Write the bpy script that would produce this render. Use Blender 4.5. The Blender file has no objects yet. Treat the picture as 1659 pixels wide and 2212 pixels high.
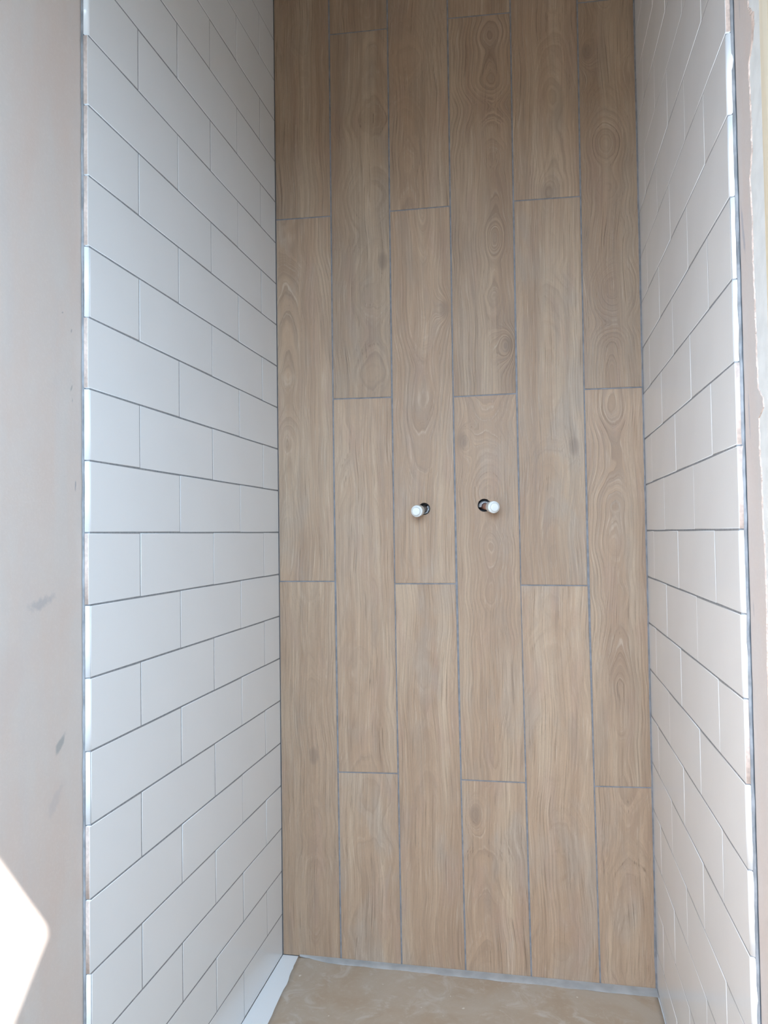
import bpy, bmesh, math, random
from mathutils import Vector, Matrix, noise as mnoise

random.seed(7)
SC = bpy.context.scene
COL = SC.collection
H = 1.05                      # height of the camera's eye level datum above the room floor

# ------------------------------------------------------------------ camera
F_PX, CX, CY, CZ = 1667.6, 0.6178, -0.9846, -0.0078
RT = Vector((0.98092, 0.19393, -0.01384))
UP = Vector((0.01913, -0.02543, 0.99949))
FW = Vector((-0.19348, 0.98069, 0.02865))
cam = bpy.data.cameras.new('camera')
cam.sensor_fit = 'HORIZONTAL'
cam.sensor_width = 36.0
cam.lens = 36.0 * F_PX / 1659.0
cam.clip_start = 0.02
cam_o = bpy.data.objects.new('camera', cam)
COL.objects.link(cam_o)
m3 = Matrix((RT, UP, -FW)).transposed()
cam_o.matrix_world = Matrix.Translation((CX, CY, CZ + H)) @ m3.to_4x4()
SC.camera = cam_o

# ------------------------------------------------------------------ world, sun, exposure
SKY_STRENGTH = 8.5
SUN_STRENGTH = 12.0
EXPOSURE = 1.16
SC.view_settings.view_transform = 'Standard'
SC.view_settings.look = 'None'
SC.view_settings.gamma = 1.0
SC.view_settings.use_curve_mapping = False
SC.view_settings.exposure = EXPOSURE
W_ = bpy.data.worlds.new('sky')
SC.world = W_
W_.use_nodes = True
bg = W_.node_tree.nodes['Background']
bg.inputs['Color'].default_value = (0.58, 0.785, 1.0, 1)
bg.inputs['Strength'].default_value = SKY_STRENGTH

# sloping roof (rises towards the shower) with an open roof window; its upper
# right corner throws the corner of the sun patch on the left wall
PITCH = math.radians(46.0)
S_UP = Vector((0, math.cos(PITCH), math.sin(PITCH)))       # up the slope
R_N = Vector((0, -math.sin(PITCH), math.cos(PITCH)))       # outward
CEIL = 1.45 + H
ROOF_O = Vector((0, -0.55, CEIL + 0.0))                  # a point on the outer plane
WIN_RIGHT = 1.00
WIN_W, WIN_H = 0.86, 1.18
V = Vector((-0.010, -0.0824, -0.5108 + H))                 # tip of the sun patch on the wall
t_ = None
dyz = Vector((0, -0.592, 0.806))
k = (ROOF_O - V).dot(R_N) / dyz.dot(R_N)
to_sun = Vector(((WIN_RIGHT - V.x) / k, dyz.y, dyz.z))
C_WIN = V + to_sun * k                                     # outer upper right corner of the opening
S_TOP = (C_WIN - ROOF_O).dot(S_UP)
sun = bpy.data.lights.new('sun', 'SUN')
sun.energy = SUN_STRENGTH
sun.angle = math.radians(0.53)
sun.color = (1.0, 0.97, 0.93)
sun_o = bpy.data.objects.new('sun', sun)
COL.objects.link(sun_o)
sun_o.rotation_euler = to_sun.to_track_quat('Z', 'Y').to_euler()
sun_o.location = (1.5, -2.5, 4)
# daylight portal in the roof window (guides sky sampling, gives no light of its own)
pl = bpy.data.lights.new('roof_window_portal', 'AREA')
pl.shape = 'RECTANGLE'
pl.size, pl.size_y = WIN_W, WIN_H
pl.cycles.is_portal = True
pl_o = bpy.data.objects.new('roof_window_portal', pl)
COL.objects.link(pl_o)
pc = C_WIN - S_UP * (WIN_H / 2) - Vector((WIN_W / 2, 0, 0)) - R_N * 0.03
pl_o.matrix_world = Matrix.Translation(pc) @ Matrix((Vector((1, 0, 0)), S_UP, R_N)).transposed().to_4x4()

# ------------------------------------------------------------------ node helper
class NT:
    def __init__(s, name):
        s.m = bpy.data.materials.new(name)
        s.m.use_nodes = True
        s.t = s.m.node_tree
        s.b = s.t.nodes['Principled BSDF']

    def put(s, sock, v):
        if isinstance(v, bpy.types.NodeSocket):
            s.t.links.new(v, sock)
        elif v is not None:
            if sock.type == 'RGBA' and len(v) == 3:
                v = (*v, 1)
            sock.default_value = v

    def math(s, op, a, b=None, c=None, clamp=False):
        n = s.t.nodes.new('ShaderNodeMath')
        n.operation = op
        n.use_clamp = clamp
        for i, v in enumerate((a, b, c)):
            s.put(n.inputs[i], v)
        return n.outputs[0]

    def obj(s):
        return s.t.nodes.new('ShaderNodeTexCoord').outputs['Object']

    def sep(s, v):
        n = s.t.nodes.new('ShaderNodeSeparateXYZ')
        s.put(n.inputs[0], v)
        return n.outputs

    def comb(s, x, y, z):
        n = s.t.nodes.new('ShaderNodeCombineXYZ')
        for i, v in enumerate((x, y, z)):
            s.put(n.inputs[i], v)
        return n.outputs[0]

    def noise(s, vec, scale=1.0, detail=2.0, rough=0.5, dist=0.0):
        n = s.t.nodes.new('ShaderNodeTexNoise')
        s.put(n.inputs['Vector'], vec)
        n.inputs['Scale'].default_value = scale
        n.inputs['Detail'].default_value = detail
        n.inputs['Roughness'].default_value = rough
        n.inputs['Distortion'].default_value = dist
        return n.outputs[0]

    def ramp(s, v, a, b, lo=0.0, hi=1.0):
        n = s.t.nodes.new('ShaderNodeMapRange')
        n.interpolation_type = 'SMOOTHSTEP'
        s.put(n.inputs[0], v)
        for i, q in enumerate((a, b, lo, hi)):
            n.inputs[i + 1].default_value = q
        return n.outputs[0]

    def mix(s, f, a, b, mode='MIX'):
        n = s.t.nodes.new('ShaderNodeMix')
        n.data_type = 'RGBA'
        n.blend_type = mode
        s.put(n.inputs[0], f)
        s.put(n.inputs[6], a)
        s.put(n.inputs[7], b)
        return n.outputs[2]

    def attr(s, name):
        n = s.t.nodes.new('ShaderNodeAttribute')
        n.attribute_name = name
        return n.outputs['Vector']

    def bump(s, h, dist, strength=1.0):
        n = s.t.nodes.new('ShaderNodeBump')
        s.put(n.inputs['Height'], h)
        n.inputs['Distance'].default_value = dist
        n.inputs['Strength'].default_value = strength
        s.t.links.new(n.outputs[0], s.b.inputs['Normal'])

    def done(s, col, rough=0.5, spec=0.5, metal=0.0):
        s.put(s.b.inputs['Base Color'], col)
        s.put(s.b.inputs['Roughness'], rough)
        s.put(s.b.inputs['Specular IOR Level'], spec)
        s.put(s.b.inputs['Metallic'], metal)
        return s.m

def plain(name, col, rough=0.5, spec=0.5, metal=0.0, grain=0.0, scale=60.0, bump=0.0):
    n = NT(name)
    c = col
    f = n.noise(n.obj(), scale, 3.0)
    if grain:
        c = n.mix(n.ramp(f, 0.3, 0.7), [v * (1 - grain) for v in col], [min(1, v * (1 + grain)) for v in col])
    if bump:
        n.bump(f, bump)
    return n.done(c, rough, spec, metal)

# ------------------------------------------------------------------ materials
def mat_glaze():
    n = NT('white_glaze')
    o = n.obj()
    w = n.noise(o, 9.0, 1.0)
    fine = n.noise(o, 120.0, 2.0)
    n.bump(n.math('ADD', n.math('MULTIPLY', w, 1.0), n.math('MULTIPLY', fine, 0.05)), 0.0012, 0.35)
    c = n.mix(n.noise(o, 5.0, 2.0), (0.785, 0.790, 0.795), (0.825, 0.830, 0.835))
    return n.done(c, 0.16, 0.5)

def mat_plank():
    n = NT('wood_effect_tile')
    o = n.sep(n.obj())
    x, z = o[0], o[2]
    g1 = n.sep(n.attr('g1'))          # seed, figure centre, ring offset
    g2 = n.sep(n.attr('g2'))          # slope, waviness, ring strength
    g3 = n.sep(n.attr('g3'))          # knot x, knot z, knot strength
    g4 = n.sep(n.attr('g4'))          # tone, greyness, streak strength
    M = n.math
    sd = M('MULTIPLY', g1[0], 17.31)

    def nz(sx, sz, detail=2.0, rough=0.5, dist=0.0, off=0.0):
        return n.noise(n.comb(M('MULTIPLY', x, sx), M('ADD', sd, off), M('MULTIPLY', z, sz)), 1.0, detail, rough, dist)

    c0 = lambda v: M('SUBTRACT', v, 0.5)
    wob = c0(nz(0.0, 4.0, 1.0, off=3.1))
    hn = c0(nz(0.0, 6.0, 1.5, 0.5, off=8.7))
    warp = c0(nz(24.0, 5.0, 2.0, off=1.7))
    warp2 = c0(nz(80.0, 16.0, 2.0, off=5.2))
    h = M('ADD', M('ADD', g1[2], M('MULTIPLY', g2[0], z)), M('MULTIPLY', hn, g2[1]))
    xx = M('SUBTRACT', M('SUBTRACT', x, g1[1]), M('MULTIPLY', wob, 0.03))
    r = M('SQRT', M('ADD', M('MULTIPLY', xx, xx), M('MULTIPLY', h, h)))
    r = M('ADD', r, M('ADD', M('MULTIPLY', warp, 0.009), M('MULTIPLY', warp2, 0.0025)))
    kx = M('DIVIDE', M('SUBTRACT', x, g3[0]), 0.020)
    kz = M('DIVIDE', M('SUBTRACT', z, g3[1]), 0.036)
    kd = M('ADD', M('MULTIPLY', kx, kx), M('MULTIPLY', kz, kz))
    ke = M('EXPONENT', M('MULTIPLY', kd, -1.0))
    r = M('SUBTRACT', r, M('MULTIPLY', M('MULTIPLY', ke, g3[2]), 0.030))
    ph = M('MULTIPLY', r, 150.0)
    saw = M('FRACT', ph)
    ring = M('MULTIPLY', M('POWER', saw, 2.2), n.ramp(saw, 0.93, 1.0, 1.0, 0.0))
    # fibres run along the plank with a gentle drift; in figured areas they follow the growth rings
    vis = M('MULTIPLY', n.ramp(nz(16.0, 4.0, 2.0, off=12.6), 0.34, 0.62), g2[2])
    xf = M('ADD', x, M('ADD', M('MULTIPLY', warp, 0.014), M('MULTIPLY', wob, 0.035)))
    visc = M('MINIMUM', M('MULTIPLY', vis, 0.8), 0.9)
    def nf(sx, sz, detail=2.0, rough=0.5, off=0.0):
        a = n.noise(n.comb(M('MULTIPLY', xf, sx), M('ADD', sd, off), M('MULTIPLY', z, sz)), 1.0, detail, rough)
        b = n.noise(n.comb(M('MULTIPLY', r, sx), M('ADD', sd, off), M('MULTIPLY', z, sz)), 1.0, detail, rough)
        return M('ADD', a, M('MULTIPLY', M('SUBTRACT', b, a), visc))
    fibre = nf(330.0, 3.2, 3.0, 0.66, off=2.2)
    fib2 = nf(640.0, 11.0, 2.0, 0.6, off=6.2)
    speck = nz(700.0, 160.0, 2.0, 0.6, off=15.0)
    streak = nf(60.0, 1.3, 3.0, 0.55, off=4.4)
    broad = nz(17.0, 1.1, 2.0, 0.5, 0.4, off=7.3)
    blot = nz(13.0, 5.0, 3.0, 0.55, 0.5, off=9.9)
    pores = n.ramp(nf(420.0, 7.0, 2.0, 0.6, off=11.0), 0.60, 0.68)
    ringv = M('MULTIPLY', ring, vis)

    tan = (0.455, 0.280, 0.155)
    brown = (0.320, 0.180, 0.095)
    pale = (0.550, 0.385, 0.240)
    grey = (0.405, 0.305, 0.225)
    c = n.mix(n.ramp(streak, 0.30, 0.70), brown, tan)
    c = n.mix(0.45, c, tan)
    c = n.mix(M('MULTIPLY', n.ramp(broad, 0.45, 0.72), 0.65), c, pale)
    c = n.mix(M('MULTIPLY', n.ramp(blot, 0.48, 0.72), g4[1]), c, grey)
    c = n.mix(M('MULTIPLY', n.ramp(nz(24.0, 7.0, 3.0, off=17.0), 0.52, 0.70), 0.30), c, (0.40, 0.225, 0.150))
    c = n.mix(M('MULTIPLY', n.ramp(nz(30.0, 5.0, 3.0, off=19.0), 0.55, 0.72), 0.35), c, (0.30, 0.215, 0.150))
    c = n.mix(M('MULTIPLY', ringv, 0.48), c, (0.235, 0.140, 0.082))
    c = n.mix(M('MULTIPLY', n.ramp(fibre, 0.35, 0.62, 1.0, 0.0), 0.38), c, (0.22, 0.135, 0.080))
    c = n.mix(M('MULTIPLY', n.ramp(fib2, 0.52, 0.72), 0.40), c, (0.62, 0.47, 0.33))
    c = n.mix(M('MULTIPLY', n.ramp(speck, 0.56, 0.72), 0.18), c, (0.20, 0.125, 0.08))
    c = n.mix(M('MULTIPLY', pores, M('MULTIPLY', g4[2], 0.45)), c, (0.165, 0.095, 0.055))
    core = M('MULTIPLY', n.ramp(kd, 0.02, 0.55, 1.0, 0.0), M('MINIMUM', g3[2], 1.0))
    c = n.mix(M('MULTIPLY', core, 0.5), c, (0.21, 0.135, 0.09))
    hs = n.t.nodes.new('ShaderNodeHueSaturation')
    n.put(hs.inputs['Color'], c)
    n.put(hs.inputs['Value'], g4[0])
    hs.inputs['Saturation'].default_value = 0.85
    hgt = M('SUBTRACT', M('ADD', M('MULTIPLY', fibre, 0.7), M('MULTIPLY', fib2, 0.45)),
            M('ADD', M('MULTIPLY', ringv, 0.5), M('MULTIPLY', pores, 0.55)))
    n.bump(hgt, 0.0009, 0.8)
    return n.done(hs.outputs[0], n.ramp(fibre, 0.3, 0.7, 0.50, 0.66), 0.42)

def mat_plaster(name, smears=(), warm=(0.630, 0.520, 0.460), cool=(0.620, 0.565, 0.525)):
    n = NT(name)
    vec = n.obj()
    o = n.sep(vec)
    y, z = o[1], o[2]
    M = n.math
    a = n.noise(n.comb(0.0, M('MULTIPLY', y, 11.0), M('MULTIPLY', z, 4.5)), 1.0, 4.0, 0.55, 0.4)
    b = n.noise(n.comb(3.0, M('MULTIPLY', y, 22.0), M('MULTIPLY', z, 3.0)), 1.0, 3.0, 0.5, 0.6)
    fine = n.noise(vec, 260.0, 3.0, 0.6)
    c = n.mix(n.ramp(a, 0.25, 0.75), warm, cool)
    c = n.mix(M('MULTIPLY', n.ramp(b, 0.52, 0.74), 0.3), c, (0.58, 0.53, 0.51))
    c = n.mix(M('MULTIPLY', n.ramp(fine, 0.45, 0.7), 0.12), c, (0.74, 0.67, 0.63))
    edge = n.noise(vec, 60.0, 4.0, 0.6)
    for (sy, sz, ang, la, lb, col, st) in smears:
        ca, sa = math.cos(ang), math.sin(ang)
        dy, dz = M('SUBTRACT', y, sy), M('SUBTRACT', z, sz)
        u = M('DIVIDE', M('ADD', M('MULTIPLY', dy, ca), M('MULTIPLY', dz, sa)), la)
        v = M('DIVIDE', M('SUBTRACT', M('MULTIPLY', dz, ca), M('MULTIPLY', dy, sa)), lb)
        d = M('SQRT', M('ADD', M('MULTIPLY', u, u), M('MULTIPLY', v, v)))
        d = M('ADD', d, M('MULTIPLY', M('SUBTRACT', edge, 0.5), 2.0))
        c = n.mix(n.ramp(d, 0.35, 1.05, st, 0.0), c, col)
    n.bump(M('ADD', M('MULTIPLY', fine, 0.25), a), 0.0012, 0.5)
    return n.done(c, 0.72, 0.3)

def mat_sheet():
    n = NT('dusty_brown_sheet')
    v = n.obj()
    a = n.noise(v, 7.0, 4.0, 0.6, 0.6)
    d = n.noise(v, 16.0, 5.0, 0.65, 1.2)
    f = n.noise(v, 90.0, 3.0, 0.6)
    sp = n.noise(v, 55.0, 1.0)
    c = n.mix(n.ramp(a, 0.35, 0.65), (0.420, 0.315, 0.225), (0.460, 0.375, 0.295))
    c = n.mix(n.math('MULTIPLY', n.ramp(d, 0.50, 0.72), 0.75), c, (0.56, 0.50, 0.44))
    c = n.mix(n.math('MULTIPLY', n.ramp(f, 0.5, 0.75), 0.25), c, (0.52, 0.46, 0.40))
    c = n.mix(n.math('MULTIPLY', n.ramp(sp, 0.74, 0.78), 0.8), c, (0.70, 0.66, 0.58))
    n.bump(n.math('ADD', n.math('MULTIPLY', a, 2.0), n.math('MULTIPLY', f, 0.3)), 0.0015, 0.5)
    return n.done(c, 0.48, 0.45)

def mat_pine():
    n = NT('pine')
    o = n.sep(n.obj())
    M = n.math
    vec = n.comb(M('MULTIPLY', o[0], 60.0), M('MULTIPLY', o[1], 60.0), M('MULTIPLY', o[2], 2.5))
    g = n.noise(vec, 1.0, 3.0, 0.55, 0.6)
    kn = n.noise(n.comb(1.0, M('MULTIPLY', o[1], 22.0), M('MULTIPLY', o[2], 6.0)), 1.0, 1.0)
    c = n.mix(n.ramp(g, 0.35, 0.65), (0.72, 0.62, 0.46), (0.82, 0.75, 0.61))
    c = n.mix(n.math('MULTIPLY', n.ramp(kn, 0.70, 0.78), 0.7), c, (0.34, 0.20, 0.10))
    n.bump(g, 0.0006)
    return n.done(c, 0.6, 0.3)

GLAZE = mat_glaze()
BISCUIT = plain('biscuit_body', (0.62, 0.50, 0.44), 0.85, 0.2, grain=0.10, scale=200, bump=0.0004)
GROUT = plain('grey_grout', (0.270, 0.275, 0.285), 0.85, 0.2, grain=0.12, scale=160, bump=0.0004)
GROUT_BACK = plain('blue_grey_grout', (0.235, 0.232, 0.245), 0.85, 0.2, grain=0.16, scale=60, bump=0.0005)
BEAD = plain('pale_grey_sealant', (0.400, 0.390, 0.385), 0.6, 0.4, grain=0.12, scale=30, bump=0.0005)
ADHESIVE = plain('blue_grey_adhesive', (0.265, 0.272, 0.288), 0.8, 0.3, grain=0.22, scale=50, bump=0.0010)
PLANK = mat_plank()
BOARD = plain('plasterboard_paper', (0.74, 0.75, 0.74), 0.75, 0.3, grain=0.05, scale=40, bump=0.0004)
TORN = plain('torn_plaster', (0.57, 0.455, 0.395), 0.9, 0.2, grain=0.22, scale=120, bump=0.0012)
TRAY = plain('white_acrylic', (0.84, 0.85, 0.86), 0.18, 0.5)
PINE = mat_pine()
SHEET = mat_sheet()
CAP = plain('white_plastic', (0.76, 0.77, 0.75), 0.32, 0.5)
COPPER = plain('tarnished_copper', (0.50, 0.27, 0.20), 0.42, 0.5, 0.55, grain=0.18, scale=80)
DARK_PIPE = plain('shaded_dark_pipe', (0.20, 0.17, 0.155), 0.55, 0.5, 0.2, grain=0.2, scale=80)  # shadow on the left pipe is put into this dark colour; collets share it
PAINT = plain('bare_room_plaster', (0.60, 0.57, 0.55), 0.8, 0.3, grain=0.04, scale=8)
SUBFLOOR = plain('chipboard_floor', (0.26, 0.21, 0.16), 0.8, 0.2, grain=0.2, scale=120)
GROUND = plain('outdoor_ground', (0.10, 0.10, 0.075), 0.95, 0.1, grain=0.3, scale=0.4)
_g = (0.40, 0.385, 0.39)
PLASTER_L = mat_plaster('bare_pink_plaster', (
    (-0.052, -0.282 + H, 0.9, 0.022, 0.007, (0.33, 0.335, 0.33), 0.75),
    (-0.062, -0.350 + H, 0.8, 0.030, 0.012, (0.42, 0.40, 0.41), 0.30),
    (-0.088, -0.090 + H, 0.25, 0.030, 0.010, _g, 0.6),
    (-0.025, 0.280 + H, 1.2, 0.004, 0.0016, (0.36, 0.33, 0.32), 0.8),
    (-0.025, 0.200 + H, 1.2, 0.007, 0.0018, (0.34, 0.33, 0.32), 0.8),
    (-0.023, 0.183 + H, 1.4, 0.005, 0.0016, (0.34, 0.33, 0.32), 0.7),
    (-0.016, 0.066 + H, 1.5, 0.008, 0.0018, (0.32, 0.31, 0.32), 0.8),
    (-0.045, 0.300 + H, 0.4, 0.003, 0.0015, (0.34, 0.31, 0.31), 0.7),
    (-0.150, -0.180 + H, 1.2, 0.06, 0.025, (0.60, 0.52, 0.48), 0.5),
))
PLASTER_R = mat_plaster('pink_skim_plaster', (
    (0.000, 0.35 + H, 1.4, 0.045, 0.005, (0.40, 0.39, 0.42), 0.8),
    (-0.004, 0.13 + H, 1.5, 0.030, 0.004, (0.42, 0.41, 0.45), 0.7),
    (-0.010, 0.62 + H, 1.5, 0.020, 0.004, (0.40, 0.39, 0.41), 0.5),
    (0.000, -0.10 + H, 1.5, 0.012, 0.003, (0.40, 0.38, 0.40), 0.6),
), warm=(0.61, 0.525, 0.485), cool=(0.60, 0.56, 0.54))

# ------------------------------------------------------------------ mesh helpers
def link(name, bm, mats, parent=None, smooth=False):
    bmesh.ops.recalc_face_normals(bm, faces=bm.faces[:])
    me = bpy.data.meshes.new(name)
    bm.to_mesh(me)
    bm.free()
    for m in (mats if isinstance(mats, (list, tuple)) else [mats]):
        me.materials.append(m)
    if smooth:
        for p in me.polygons:
            p.use_smooth = True
    o = bpy.data.objects.new(name, me)
    COL.objects.link(o)
    if parent:
        o.parent = parent
    return o

def box(bm, lo, hi, mi=0):
    vs = [bm.verts.new((x, y, z)) for x in (lo[0], hi[0]) for y in (lo[1], hi[1]) for z in (lo[2], hi[2])]
    for q in ((0, 1, 3, 2), (4, 6, 7, 5), (0, 4, 5, 1), (2, 3, 7, 6), (0, 2, 6, 4), (1, 5, 7, 3)):
        f = bm.faces.new([vs[i] for i in q])
        f.material_index = mi

def prism_x(bm, x0, x1, yz):
    a = [bm.verts.new((x0, y, z)) for y, z in yz]
    b = [bm.verts.new((x1, y, z)) for y, z in yz]
    bm.faces.new(a)
    bm.faces.new(b[::-1])
    for i in range(len(yz)):
        j = (i + 1) % len(yz)
        bm.faces.new((a[i], b[i], b[j], a[j]))

def struct(o):
    o['kind'] = 'structure'
    return o

def tag(o, label, cat, group=None):
    o['label'] = label
    o['category'] = cat
    if group:
        o['group'] = group
    return o

def lathe(bm, prof, segs, mat, M4, cap=True):
    rings = []
    for (r, h) in prof:
        rings.append([bm.verts.new(M4 @ Vector((r * math.cos(2 * math.pi * i / segs), r * math.sin(2 * math.pi * i / segs), h))) for i in range(segs)])
    for a, b in zip(rings, rings[1:]):
        for i in range(segs):
            j = (i + 1) % segs
            f = bm.faces.new((a[i], a[j], b[j], b[i]))
            f.material_index = mat
            f.smooth = True
    if cap:
        for rg in (rings[0], rings[-1]):
            f = bm.faces.new(rg)
            f.material_index = mat

# ------------------------------------------------------------------ the room shell
D, W, YR = 0.8157, 0.8581, 0.0150
FLOOR_REL = -1.0130
TOP = CEIL
Y_REAR = -2.35
TILE_T = 0.008
roof_in = ROOF_O - R_N * 0.06
def roof_z(y):
    return roof_in.z + (y - roof_in.y) * math.tan(PITCH)
y_k = roof_in.y + (CEIL - roof_in.z) / math.tan(PITCH)     # where flat ceiling meets the slope

bm = bmesh.new()
box(bm, (-0.3, Y_REAR - 0.1, -0.12), (2.0, D + 0.3, 0.0))
struct(link('floor', bm, SUBFLOOR))

bm = bmesh.new()
prism_x(bm, -0.110, -0.010, [(Y_REAR, 0), (D + 0.11, 0), (D + 0.11, TOP), (y_k, TOP), (Y_REAR, roof_z(Y_REAR))])
wall_left = struct(link('wall_left', bm, PLASTER_L))

HOLES = [(0.3590, 0.0505 + H, 0.0142), (0.4995, 0.0560 + H, 0.0152)]
# back wall behind the planks, with two bored pipe holes
def face_with_holes(bm, outer, holes, y, segs=28):
    vo = [bm.verts.new((p[0], y, p[1])) for p in outer]
    edges = [bm.edges.new((vo[i], vo[(i + 1) % len(vo)])) for i in range(len(vo))]
    loops = []
    for (hx, hz, hr) in holes:
        hv = [bm.verts.new((hx + hr * math.cos(2 * math.pi * i / segs) * (1 + 0.05 * mnoise.noise((hx * 90, i * 0.7, 0))), y,
                            hz + hr * math.sin(2 * math.pi * i / segs))) for i in range(segs)]
        edges += [bm.edges.new((hv[i], hv[(i + 1) % segs])) for i in range(segs)]
        loops.append(hv)
    bmesh.ops.triangle_fill(bm, use_beauty=True, use_dissolve=False, edges=edges)
    return vo, loops

bm = bmesh.new()
x0, x1 = -0.11, W + 0.11
yb = D + 0.0115
vo, loops = face_with_holes(bm, [(x0, 0), (x1, 0), (x1, TOP), (x0, TOP)], HOLES, yb)
vb = [bm.verts.new((v.co.x, D + 0.11, v.co.z)) for v in vo]
for i in range(4):
    bm.faces.new((vo[i], vo[(i + 1) % 4], vb[(i + 1) % 4], vb[i]))
bm.faces.new(vb)
for lp in loops:
    back = [bm.verts.new((v.co.x, D + 0.040, v.co.z)) for v in lp]
    for i in range(len(lp)):
        bm.faces.new((lp[i], lp[(i + 1) % len(lp)], back[(i + 1) % len(lp)], back[i])).material_index = 1
    bm.faces.new(back).material_index = 1
wall_back = struct(link('wall_back', bm, [plain('cement_board', (0.30, 0.30, 0.31), 0.9, 0.2, grain=0.1), plain('dark_cavity', (0.20, 0.19, 0.19), 0.9, 0.2, grain=0.3)]))

bm = bmesh.new()
box(bm, (W + 0.0112, -0.083, 0), (W + 0.11, D + 0.0115, TOP))
wall_right = struct(link('wall_right', bm, BOARD))

bm = bmesh.new()
box(bm, (W + 0.11, -0.13, 0), (1.70, -0.03, TOP))
struct(link('wall_front', bm, PAINT))
bm = bmesh.new()
prism_x(bm, 1.70, 1.80, [(Y_REAR, 0), (-0.03, 0), (-0.03, TOP), (y_k, TOP), (Y_REAR, roof_z(Y_REAR))])
struct(link('wall_side', bm, PAINT))
bm = bmesh.new()
box(bm, (-0.11, Y_REAR - 0.1, 0), (1.80, Y_REAR, roof_z(Y_REAR)))
struct(link('wall_rear', bm, PAINT))

# ceiling: flat over the shower, sloping behind the camera with the roof window opening
bm = bmesh.new()
box(bm, (-0.11, y_k, TOP), (1.80, D + 0.11, TOP + 0.1))
def slab(x0, x1, s0, s1):
    vs = []
    for nn in (-0.06, 0.0):
        for (x, s) in ((x0, s0), (x1, s0), (x1, s1), (x0, s1)):
            p = ROOF_O + S_UP * s + R_N * nn
            vs.append(bm.verts.new((x, p.y, p.z)))
    for q in ((0, 1, 2, 3), (7, 6, 5, 4), (0, 4, 5, 1), (1, 5, 6, 2), (2, 6, 7, 3), (3, 7, 4, 0)):
        bm.faces.new([vs[i] for i in q])
s_lo = -((ROOF_O.y - Y_REAR) / math.cos(PITCH)) - 0.15
wx0, wx1 = WIN_RIGHT - WIN_W, WIN_RIGHT
slab(-0.11, 1.80, S_TOP, 0.06)
slab(-0.11, 1.80, s_lo, S_TOP - WIN_H)
slab(-0.11, wx0, S_TOP - WIN_H, S_TOP)
slab(wx1, 1.80, S_TOP - WIN_H, S_TOP)
struct(link('ceiling', bm, PAINT))
bm = bmesh.new()
box(bm, (-60, -60, -3.2), (60, 60, -3.0))
struct(link('ground', bm, GROUND))

# ------------------------------------------------------------------ metro tiles
RINGS = [0.0, 0.0022, 0.0045, 0.0066, 0.00755, TILE_T]
INS_N = [0, 0, 0, 0, 0.0003, 0.0009]
INS_Y = [0, 0, 0, 0.0001, 0.0005, 0.0014]                   # butted vertical ends
INS_G = [0, 0.0004, 0.0014, 0.0031, 0.0044, 0.0064]        # glazed, rounded end
INS_R = [0, 0, 0, 0, 0.0002, 0.0006]                       # cut, unglazed end

def tile(parent, side, y0, y1, z0, z1, end=None):
    """side -1: left wall (faces +X), +1: right wall (faces -X); end: None / 'glazed' / 'cut' on the near edge"""
    cy, cz = (y0 + y1) / 2, (z0 + z1) / 2
    ey = {None: INS_Y, 'glazed': INS_G, 'cut': INS_R}[end]
    jit = random.uniform(-0.00025, 0.00025)
    bm = bmesh.new()
    rings = []
    for h, i_n, i_e, i_f in zip(RINGS, INS_N, ey, INS_Y):
        q = [(y0 + i_e, z0 + i_n), (y1 - i_f, z0 + i_n), (y1 - i_f, z1 - i_n), (y0 + i_e, z1 - i_n)]
        rings.append([bm.verts.new(((h - TILE_T) * -side + jit, a - cy, b - cz)) for a, b in q])
    for ri, (a, b) in enumerate(zip(rings, rings[1:])):
        for i in range(4):
            j = (i + 1) % 4
            f = bm.faces.new((a[i], a[j], b[j], b[i]))
            f.smooth = ri >= 1
            f.material_index = 1 if (end == 'cut' and i == 3 and ri < 4) else 0
    bm.faces.new(rings[-1])
    bm.faces.new(rings[0][::-1])
    o = link('tile', bm, [GLAZE, BISCUIT], parent)
    o.location = (0.0 if side < 0 else W, cy, cz)
    return o

P = 0.102
G = 0.0011
LEFT_CUT = {6, 5, 4, 2, -1, -5, -6, 9, -9}
RIGHT_CUT = {6, 1, 0, -3, 9}
def courses(parent, side, zoff, yfront, ja, jb, cut):
    q = 0.2825
    for k in range(-10, 15):
        z0, z1 = zoff + k * P + H, zoff + (k + 1) * P + H
        if z0 > TOP - 0.01:
            continue
        z0, z1 = max(z0, FLOOR_REL + H - 0.0022), min(z1, TOP - 0.002)
        js = [ja + i * q for i in range(3)] if k % 2 else [jb + i * q for i in range(2)]
        ys = [yfront] + js + [D - 0.001]
        for i in range(len(ys) - 1):
            a = ys[i] + (G * 0.6 if i else random.uniform(-0.0008, 0.0004))
            b = ys[i + 1] - G * 0.6
            tile(parent, side, a, b, z0 + G, z1 - G, None if i else ('cut' if k in cut else 'glazed'))

courses(wall_left, -1, 0.0, 0.0, 0.1446, 0.2845, LEFT_CUT)
courses(wall_right, 1, -0.008, YR, 0.1477, 0.2830, RIGHT_CUT)

# grout behind the tiles
bm = bmesh.new()
box(bm, (-0.0100, 0.0040, FLOOR_REL + H), (-0.0006, D, TOP))
link('grout', bm, GROUT, wall_left)
bm = bmesh.new()
box(bm, (W + 0.0006, YR + 0.0040, FLOOR_REL + H), (W + 0.0112, D, TOP))
link('grout', bm, GROUT, wall_right)

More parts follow.
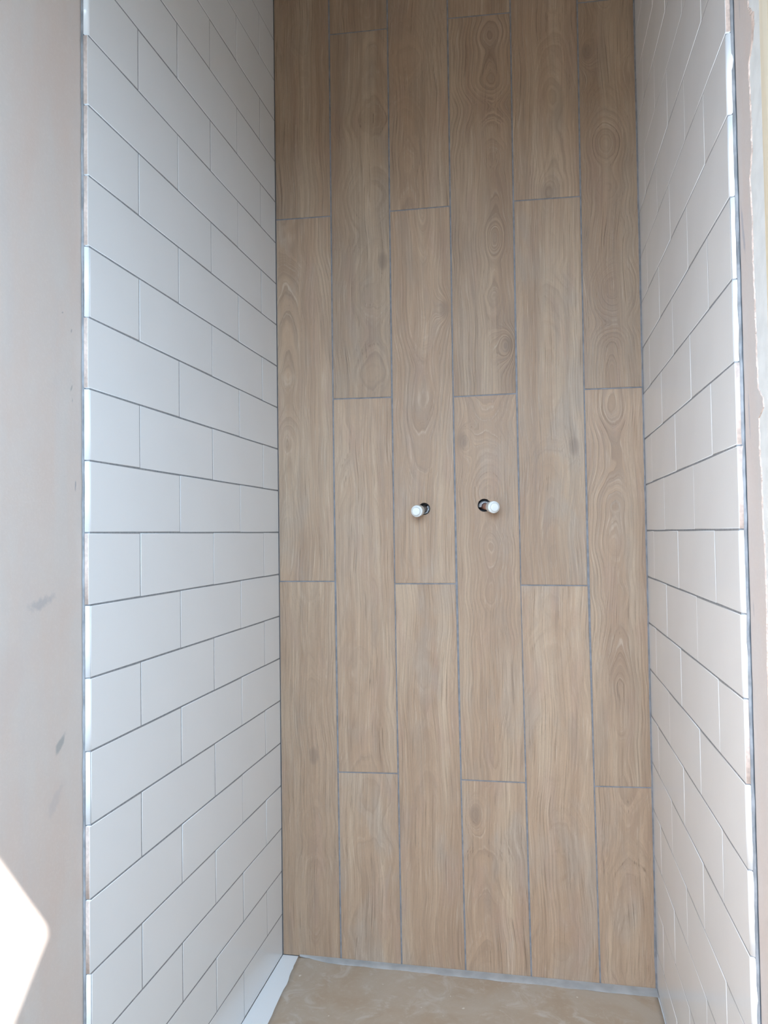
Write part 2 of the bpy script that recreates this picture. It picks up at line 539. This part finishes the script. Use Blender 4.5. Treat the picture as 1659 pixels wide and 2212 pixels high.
def ragged_strip(name, parent, mat, xs, y_of, z0, z1, n, amp, seed):
    """vertical bead: profile points (x, y) along the height with hand-made unevenness"""
    bm = bmesh.new()
    rows = []
    for i in range(n + 1):
        z = z0 + (z1 - z0) * i / n
        rows.append([bm.verts.new((x + amp * mnoise.noise((seed, z * 40, j)) * 0.4, y_of(j) + amp * mnoise.noise((seed + 5, z * 30, j * 3.0)), z)) for j, x in enumerate(xs)])
    for a, b in zip(rows, rows[1:]):
        for j in range(len(xs) - 1):
            bm.faces.new((a[j], a[j + 1], b[j + 1], b[j]))
    o = link(name, bm, mat, parent)
    return o

# adhesive squeezed between tile backs and plaster, seen as a blue-grey line at the tile ends
yl = [0.006, -0.0012, -0.0016, 0.002]
ragged_strip('adhesive_bead', wall_left, ADHESIVE, [-0.0056, -0.0062, -0.0090, -0.0101], lambda j: yl[j], FLOOR_REL + H, TOP, 260, 0.0012, 2.0)
yr = [YR + 0.006, YR - 0.0010, YR - 0.0020, YR + 0.0030, YR + 0.0010]
ragged_strip('adhesive_bead', wall_right, ADHESIVE, [W + 0.0047, W + 0.0056, W + 0.0084, W + 0.0091, W + 0.0102], lambda j: yr[j], FLOOR_REL + H, TOP, 260, 0.0020, 9.0)

# ------------------------------------------------------------------ wood-effect planks on the back wall
JX = [(0.0006, 0.0006, 0.0006), (0.1419, 0.1398, 0.1442), (0.2875, 0.2849, 0.2900), (0.4331, 0.4306, 0.4387),
      (0.5807, 0.5776, 0.5869), (0.7330, 0.7283, 0.7373), (W - 0.0006, W - 0.0010, W - 0.0030)]
def jx(i, z):
    t, m, b = JX[i]
    return m + (t - m) * z / 1.3 if z > 0 else m + (b - m) * (-z) / 1.016
# per column: list of joint heights (left end, right end), from the top
BOTTOM = -1.0150
ENDS = [
    [(0.7717, 0.7683), (-0.1196, -0.1198)],
    [(1.2180, 1.2126), (0.3203, 0.3181), (-0.5736, -0.5704)],
    [(0.7662, 0.7648), (-0.1255, -0.1257)],
    [(1.2163, 1.2092), (0.3119, 0.3125), (-0.5782, -0.5777)],
    [(0.7623, 0.7584), (-0.1290, -0.1302)],
    [(1.2090, 1.2050), (0.3145, 0.3134), (-0.5784, -0.5755)],
]
# figure of each plank, top to bottom: centre, ring offset, slope, waviness, ring strength, knot(x,z,strength), tone, grey, streak
FIG = [  # besides plank variation, upper planks' tone is lowered to deepen the shade there
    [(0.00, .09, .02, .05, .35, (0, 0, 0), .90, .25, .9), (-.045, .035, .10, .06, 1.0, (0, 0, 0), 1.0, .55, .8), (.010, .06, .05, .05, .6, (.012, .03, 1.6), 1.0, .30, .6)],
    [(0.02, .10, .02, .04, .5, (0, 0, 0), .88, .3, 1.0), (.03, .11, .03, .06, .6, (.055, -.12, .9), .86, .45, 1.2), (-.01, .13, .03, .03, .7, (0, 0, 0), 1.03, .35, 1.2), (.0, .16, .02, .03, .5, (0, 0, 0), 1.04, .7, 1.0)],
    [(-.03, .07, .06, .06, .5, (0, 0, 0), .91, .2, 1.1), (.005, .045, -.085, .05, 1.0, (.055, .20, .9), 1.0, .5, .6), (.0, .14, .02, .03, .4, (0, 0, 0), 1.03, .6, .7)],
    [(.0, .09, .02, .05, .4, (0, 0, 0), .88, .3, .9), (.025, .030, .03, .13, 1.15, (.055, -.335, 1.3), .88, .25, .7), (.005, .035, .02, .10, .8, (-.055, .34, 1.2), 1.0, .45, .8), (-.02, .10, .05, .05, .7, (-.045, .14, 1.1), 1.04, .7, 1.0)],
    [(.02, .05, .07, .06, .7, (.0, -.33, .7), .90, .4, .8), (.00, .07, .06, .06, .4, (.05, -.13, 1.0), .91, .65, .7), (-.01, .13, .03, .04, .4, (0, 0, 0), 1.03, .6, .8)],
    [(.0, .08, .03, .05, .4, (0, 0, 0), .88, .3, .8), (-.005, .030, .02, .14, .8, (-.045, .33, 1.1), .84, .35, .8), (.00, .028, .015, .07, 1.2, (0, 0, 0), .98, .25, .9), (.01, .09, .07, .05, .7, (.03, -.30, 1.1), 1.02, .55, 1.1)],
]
PT = 0.009
def plank(xa, xb, xc, xd, zl0, zr0, zl1, zr1, fig, seed, holes):
    """corners: bottom left/right xa, xb; top left/right xc, xd"""
    ox, oz = (xa + xb + xc + xd) / 4, (zl0 + zr0 + zl1 + zr1) / 4
    bm = bmesh.new()
    lift = random.uniform(-0.0003, 0.0003)
    rings = []
    for (dep, ins) in ((PT, 0), (0.0008, 0), (0.0002, 0.0003), (0.0, 0.0010)):
        q = [(xa + ins, zl0 + ins), (xb - ins, zr0 + ins), (xd - ins, zr1 - ins), (xc + ins, zl1 - ins)]
        q = [(a - ox, b - oz) for a, b in q]
        if dep == 0.0 and holes:
            vo, loops = face_with_holes(bm, q, [(hx - ox, hz - oz, hr) for hx, hz, hr in holes], lift)
            for lp in loops:
                bk = [bm.verts.new((v.co.x, PT, v.co.z)) for v in lp]
                for i in range(len(lp)):
                    j = (i + 1) % len(lp)
                    bm.faces.new((lp[i], lp[j], bk[j], bk[i])).material_index = 1
            rings.append(vo)
        else:
            rings.append([bm.verts.new((a, dep + lift, b)) for a, b in q])
            if dep == 0.0:
                bm.faces.new(rings[-1])
    for a, b in zip(rings, rings[1:]):
        for i in range(4):
            j = (i + 1) % 4
            bm.faces.new((a[i], a[j], b[j], b[i]))
    o = link('plank', bm, [PLANK, BISCUIT], wall_back)
    o.location = (ox, D, oz)
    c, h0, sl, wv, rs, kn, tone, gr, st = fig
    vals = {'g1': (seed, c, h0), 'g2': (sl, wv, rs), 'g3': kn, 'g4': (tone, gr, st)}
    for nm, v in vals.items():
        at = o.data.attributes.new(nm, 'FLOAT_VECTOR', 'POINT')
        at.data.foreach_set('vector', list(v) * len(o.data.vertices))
    return o

GP = 0.0017
sd = 1.0
for ci in range(6):
    cuts = [(TOP - H - 0.002,) * 2] + ENDS[ci] + [(BOTTOM, BOTTOM)]
    for pi in range(len(cuts) - 1):
        (zl1, zr1), (zl0, zr0) = cuts[pi], cuts[pi + 1]
        ga, gb = (0.0004 if ci == 0 else GP), (0.0004 if ci == 5 else GP)
        wz = lambda: random.uniform(-0.0003, 0.0003)
        xa, xb = jx(ci, zl0) + ga + wz(), jx(ci + 1, zr0) - gb + wz()
        xc, xd = jx(ci, zl1) + ga + wz(), jx(ci + 1, zr1) - gb + wz()
        e0, e1 = GP * 0.8, GP * 0.8
        hs = [h for h in HOLES if xa < h[0] < xb and zl0 < h[1] - H < zl1]
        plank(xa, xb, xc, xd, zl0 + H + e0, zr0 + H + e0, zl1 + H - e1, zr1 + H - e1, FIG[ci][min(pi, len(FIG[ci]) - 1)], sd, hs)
        sd += 1.37

# grout between the planks: a thin sheet with the pipe holes left open
bm = bmesh.new()
face_with_holes(bm, [(0, FLOOR_REL + H), (W, FLOOR_REL + H), (W, TOP), (0, TOP)], [(a, b, r + 0.001) for a, b, r in HOLES], D + 0.0013)
ret = bmesh.ops.solidify(bm, geom=bm.faces[:], thickness=0.004)
go = link('grout', bm, GROUT_BACK, wall_back)

# corner bead between planks and right hand tiles
def bead_x(j):
    return [W - 0.0001, W - 0.0014, W - 0.0034][j]
bm = bmesh.new()
rows = []
for i in range(241):
    z = FLOOR_REL + H + (TOP - FLOOR_REL - H) * i / 240
    zr = z - H
    wd = 0.0026 + 0.0020 * max(0, 1 - abs(zr + 0.93) / 0.12) + 0.0008 * mnoise.noise((1.0, z * 25, 0))
    rows.append([bm.verts.new(p) for p in ((W - 0.0001, D - wd * 0.9, z), (W - wd * 0.45, D - wd * 0.5, z), (W - wd * 1.15, D - 0.0001, z))])
for a, b in zip(rows, rows[1:]):
    for j in range(2):
        bm.faces.new((a[j], a[j + 1], b[j + 1], b[j]))
link('corner_bead', bm, GROUT_BACK, wall_back)

# ------------------------------------------------------------------ skim plaster and its torn edge on the right
EDGE_PX = None
EDGE = [(1.45, -.040), (.665, -.0385), (.63, -.0405), (.605, -.042), (.590, -.0495), (.575, -.064), (.560, -.066), (.545, -.058), (.530, -.042), (.50, -.0425),
        (.46, -.045), (.425, -.045), (.40, -.033), (.36, -.038), (.30, -.0365), (.245, -.040), (.20, -.0405), (.152, -.043), (.138, -.062), (.128, -.062), (.118, -.043),
        (.08, -.043), (.05, -.0475), (.0, -.047), (-.03, -.052), (-.08, -.0525), (-.13, -.050), (-.19, -.050), (-.25, -.051), (-.4, -.050), (-1.02, -.050)]
def edge_y(zr):
    for (a, ya), (b, yb_) in zip(EDGE, EDGE[1:]):
        if b <= zr <= a:
            return yb_ + (ya - yb_) * (zr - b) / (a - b)
    return EDGE[-1][1]
bm = bmesh.new()
rows = []
N = 1600
for i in range(N + 1):
    z = FLOOR_REL + H + (TOP - FLOOR_REL - H) * i / N
    e = edge_y(z - H) + 0.0016 * mnoise.noise((0, z * 60, 2)) + 0.0022 * mnoise.noise((4, z * 150, 2)) + 0.0020 * max(-0.2, mnoise.noise((6, z * 330, 2)))
    lip = 0.0007 + 0.0018 * mnoise.noise((9, z * 35, 1)) + 0.0012 * mnoise.noise((3, z * 140, 1))
    if 0.53 < z - H < 0.60:
        lip += 0.008 * (1 - abs(z - H - 0.565) / 0.035)
    lip = max(lip, 0.0006)
    curl = 0.0008 * max(0, mnoise.noise((7, z * 50, 6)))
    row = [(W + 0.0111, YR + 0.004), (W + 0.0098, YR - 0.0015), (W + 0.0100, YR - 0.012), (W + 0.0100, e + lip + 0.001),
           (W + 0.0100 - curl, e + lip), (W + 0.0106 - 0.6 * curl + 0.0003 * mnoise.noise((2, z * 200, 0)), e + lip * 0.45), (W + 0.01118, e)]
    rows.append([bm.verts.new((x, y, z)) for x, y in row])
for a, b in zip(rows, rows[1:]):
    for j in range(6):
        bm.faces.new((a[j], a[j + 1], b[j + 1], b[j])).material_index = 1 if j >= 4 else 0
skim = link('plaster_skim', bm, [PLASTER_R, TORN], wall_right)

# pine stud at the end of the partition
bm = bmesh.new()
box(bm, (W + 0.0104, -0.1295, 0.0), (W + 0.1095, -0.0845, TOP))
bmesh.ops.bevel(bm, geom=[e for e in bm.edges], offset=0.002, segments=2, affect='EDGES')
struct(link('trim_2', bm, PINE))

# ------------------------------------------------------------------ shower tray, protective sheet, sealant strip
TRAY_Z = FLOOR_REL - 0.0015 + H
bm = bmesh.new()
box(bm, (0.0001, -0.06, 0.0), (W - 0.0001, D - 0.0001, TRAY_Z))
bmesh.ops.bevel(bm, geom=[e for e in bm.edges if abs(e.verts[0].co.z - e.verts[1].co.z) < 1e-6 and e.verts[0].co.z > 0.01], offset=0.0007, segments=2, affect='EDGES')
tray = tag(link('shower_tray', bm, TRAY), 'white shower tray, bare edge strip showing beside the left tile wall', 'shower tray')

bm = bmesh.new()
NX, NY = 70, 80
gv = {}
def sheet_edge(y):
    return 0.0392 + (D - y) * 0.060 + 0.0012 * mnoise.noise((0, y * 30, 0)) + 0.0008 * mnoise.noise((0, y * 90, 3)) + (0.003 * max(0, 1 - abs(y - 0.70) / 0.03))
for top in (1, 0):
    for i in range(NX + 1):
        for j in range(NY + 1):
            y = -0.04 + (D - 0.0012 + 0.04) * j / NY
            xl, xr_ = sheet_edge(y), W - 0.0025 - 0.0022 * abs(mnoise.noise((5, y * 45, 0)))
            x = xl + (xr_ - xl) * i / NX
            z = TRAY_Z + 0.0009 + 0.0012 * max(0, mnoise.noise((x * 5, y * 6, 1))) + 0.0006 * mnoise.noise((x * 18, y * 16, 2))
            z = max(z, TRAY_Z + 0.0007)
            gv[top, i, j] = bm.verts.new((x, y, z if top else TRAY_Z + 0.0001))
for i in range(NX):
    for j in range(NY):
        bm.faces.new((gv[1, i, j], gv[1, i + 1, j], gv[1, i + 1, j + 1], gv[1, i, j + 1])).smooth = True
        bm.faces.new((gv[0, i, j + 1], gv[0, i + 1, j + 1], gv[0, i + 1, j], gv[0, i, j]))
for i in range(NX):
    for j in (0, NY):
        bm.faces.new((gv[1, i, j], gv[0, i, j], gv[0, i + 1, j], gv[1, i + 1, j]))
for j in range(NY):
    for i in (0, NX):
        bm.faces.new((gv[1, i, j], gv[0, i, j], gv[0, i, j + 1], gv[1, i, j + 1]))
tag(link('protective_sheet', bm, SHEET), 'dusty brown protective sheet covering the shower tray below the plank wall', 'sheet')

# grey sealant smear along the foot of the plank wall
bm = bmesh.new()
rows = []
for i in range(161):
    x = 0.043 + (W - 0.001 - 0.043) * i / 160
    g = min(1, (x - 0.043) / 0.10 + 0.22)
    wd = (0.020 + 0.010 * i / 160) * g + 0.0025 * mnoise.noise((x * 22, 0, 0)) + 0.001 * mnoise.noise((x * 80, 0, 4))
    zb = TRAY_Z + 0.0021
    rows.append([bm.verts.new(p) for p in ((x, D - 0.0006, zb + 0.0022), (x, D - wd * 0.35, zb + 0.0014), (x, D - wd * 0.85, zb + 0.0008), (x, D - wd, zb - 0.0008))])
for a, b in zip(rows, rows[1:]):
    for j in range(3):
        bm.faces.new((a[j], a[j + 1], b[j + 1], b[j]))
struct(link('trim_1', bm, BEAD, None, True))

# ------------------------------------------------------------------ capped pipe stubs
PALE_RING = plain('pale_grey_ring', (0.50, 0.50, 0.51), 0.5, 0.4, grain=0.15)
def pipe(name, p_wall, p_cap, mat, label, pale_ring):
    a, b = Vector(p_wall), Vector(p_cap)
    d = (b - a).normalized()
    start = a - d * 0.034
    q = d.to_track_quat('Z', 'Y').to_matrix().to_4x4()
    L = (b - start).length
    bm = bmesh.new()
    lathe(bm, [(0.0075, 0), (0.0075, L - 0.012)], 24, 0, Matrix.Identity(4))
    root = link(name, bm, mat)
    root.matrix_world = Matrix.Translation(start) @ q
    tag(root, label, 'pipe', 'capped pipe stubs on the plank wall')
    bm = bmesh.new()
    z1 = L
    prof = [(0.0078, z1 - 0.030), (0.0118, z1 - 0.030), (0.0126, z1 - 0.0285), (0.0126, z1 - 0.019), (0.0131, z1 - 0.018), (0.0131, z1 - 0.0125),
            (0.0136, z1 - 0.0115), (0.0136, z1 - 0.0075), (0.0128, z1 - 0.0062), (0.0112, z1 - 0.0058), (0.0108, z1 - 0.0052), (0.0100, z1 - 0.0050),
            (0.0096, z1 - 0.0044), (0.0094, z1 - 0.0010), (0.0086, z1 - 0.0001), (0.0060, z1)]
    lathe(bm, prof, 32, 0, Matrix.Identity(4))
    c = link('cap', bm, CAP, root)
    c['label'] = 'white plastic stop end'
    bm = bmesh.new()
    lathe(bm, [(0.0078, z1 - 0.0315), (0.0106, z1 - 0.0315), (0.0106, z1 - 0.0302), (0.0078, z1 - 0.0302)], 24, 0, Matrix.Identity(4))
    link('collet', bm, DARK_PIPE, root)
    # pale broken ring added for the whitish bits inside the bored hole
    bm = bmesh.new()
    rows = []
    for i in range(15):
        an = math.radians(pale_ring + 150 * i / 14)
        ca, sa = math.cos(an), math.sin(an)
        rows.append([bm.verts.new((rr * ca, rr * sa, hh)) for rr, hh in ((0.0085, 0.016), (0.0116, 0.016), (0.0116, 0.029 + 0.002 * math.sin(i * 1.7)), (0.0085, 0.029 + 0.002 * math.sin(i * 1.7)))])
    for p, q2 in zip(rows, rows[1:]):
        for j in range(4):
            bm.faces.new((p[j], p[(j + 1) % 4], q2[(j + 1) % 4], q2[j]))
    bm.faces.new(rows[0])
    bm.faces.new(rows[-1][::-1])
    link('pale_ring', bm, PALE_RING, root)
    return root

pipe('pipe_stub', (0.3575, D, 0.0495 + H), (0.3488, D - 0.062, 0.0428 + H), DARK_PIPE,
     'dark pipe stub with white cap, the left one of two, angled to the left', 250)
pipe('pipe_stub', (0.5030, D, 0.0530 + H), (0.5275, D - 0.062, 0.0488 + H), COPPER,
     'copper pipe stub with white cap, the right one of two, angled to the right', 40)
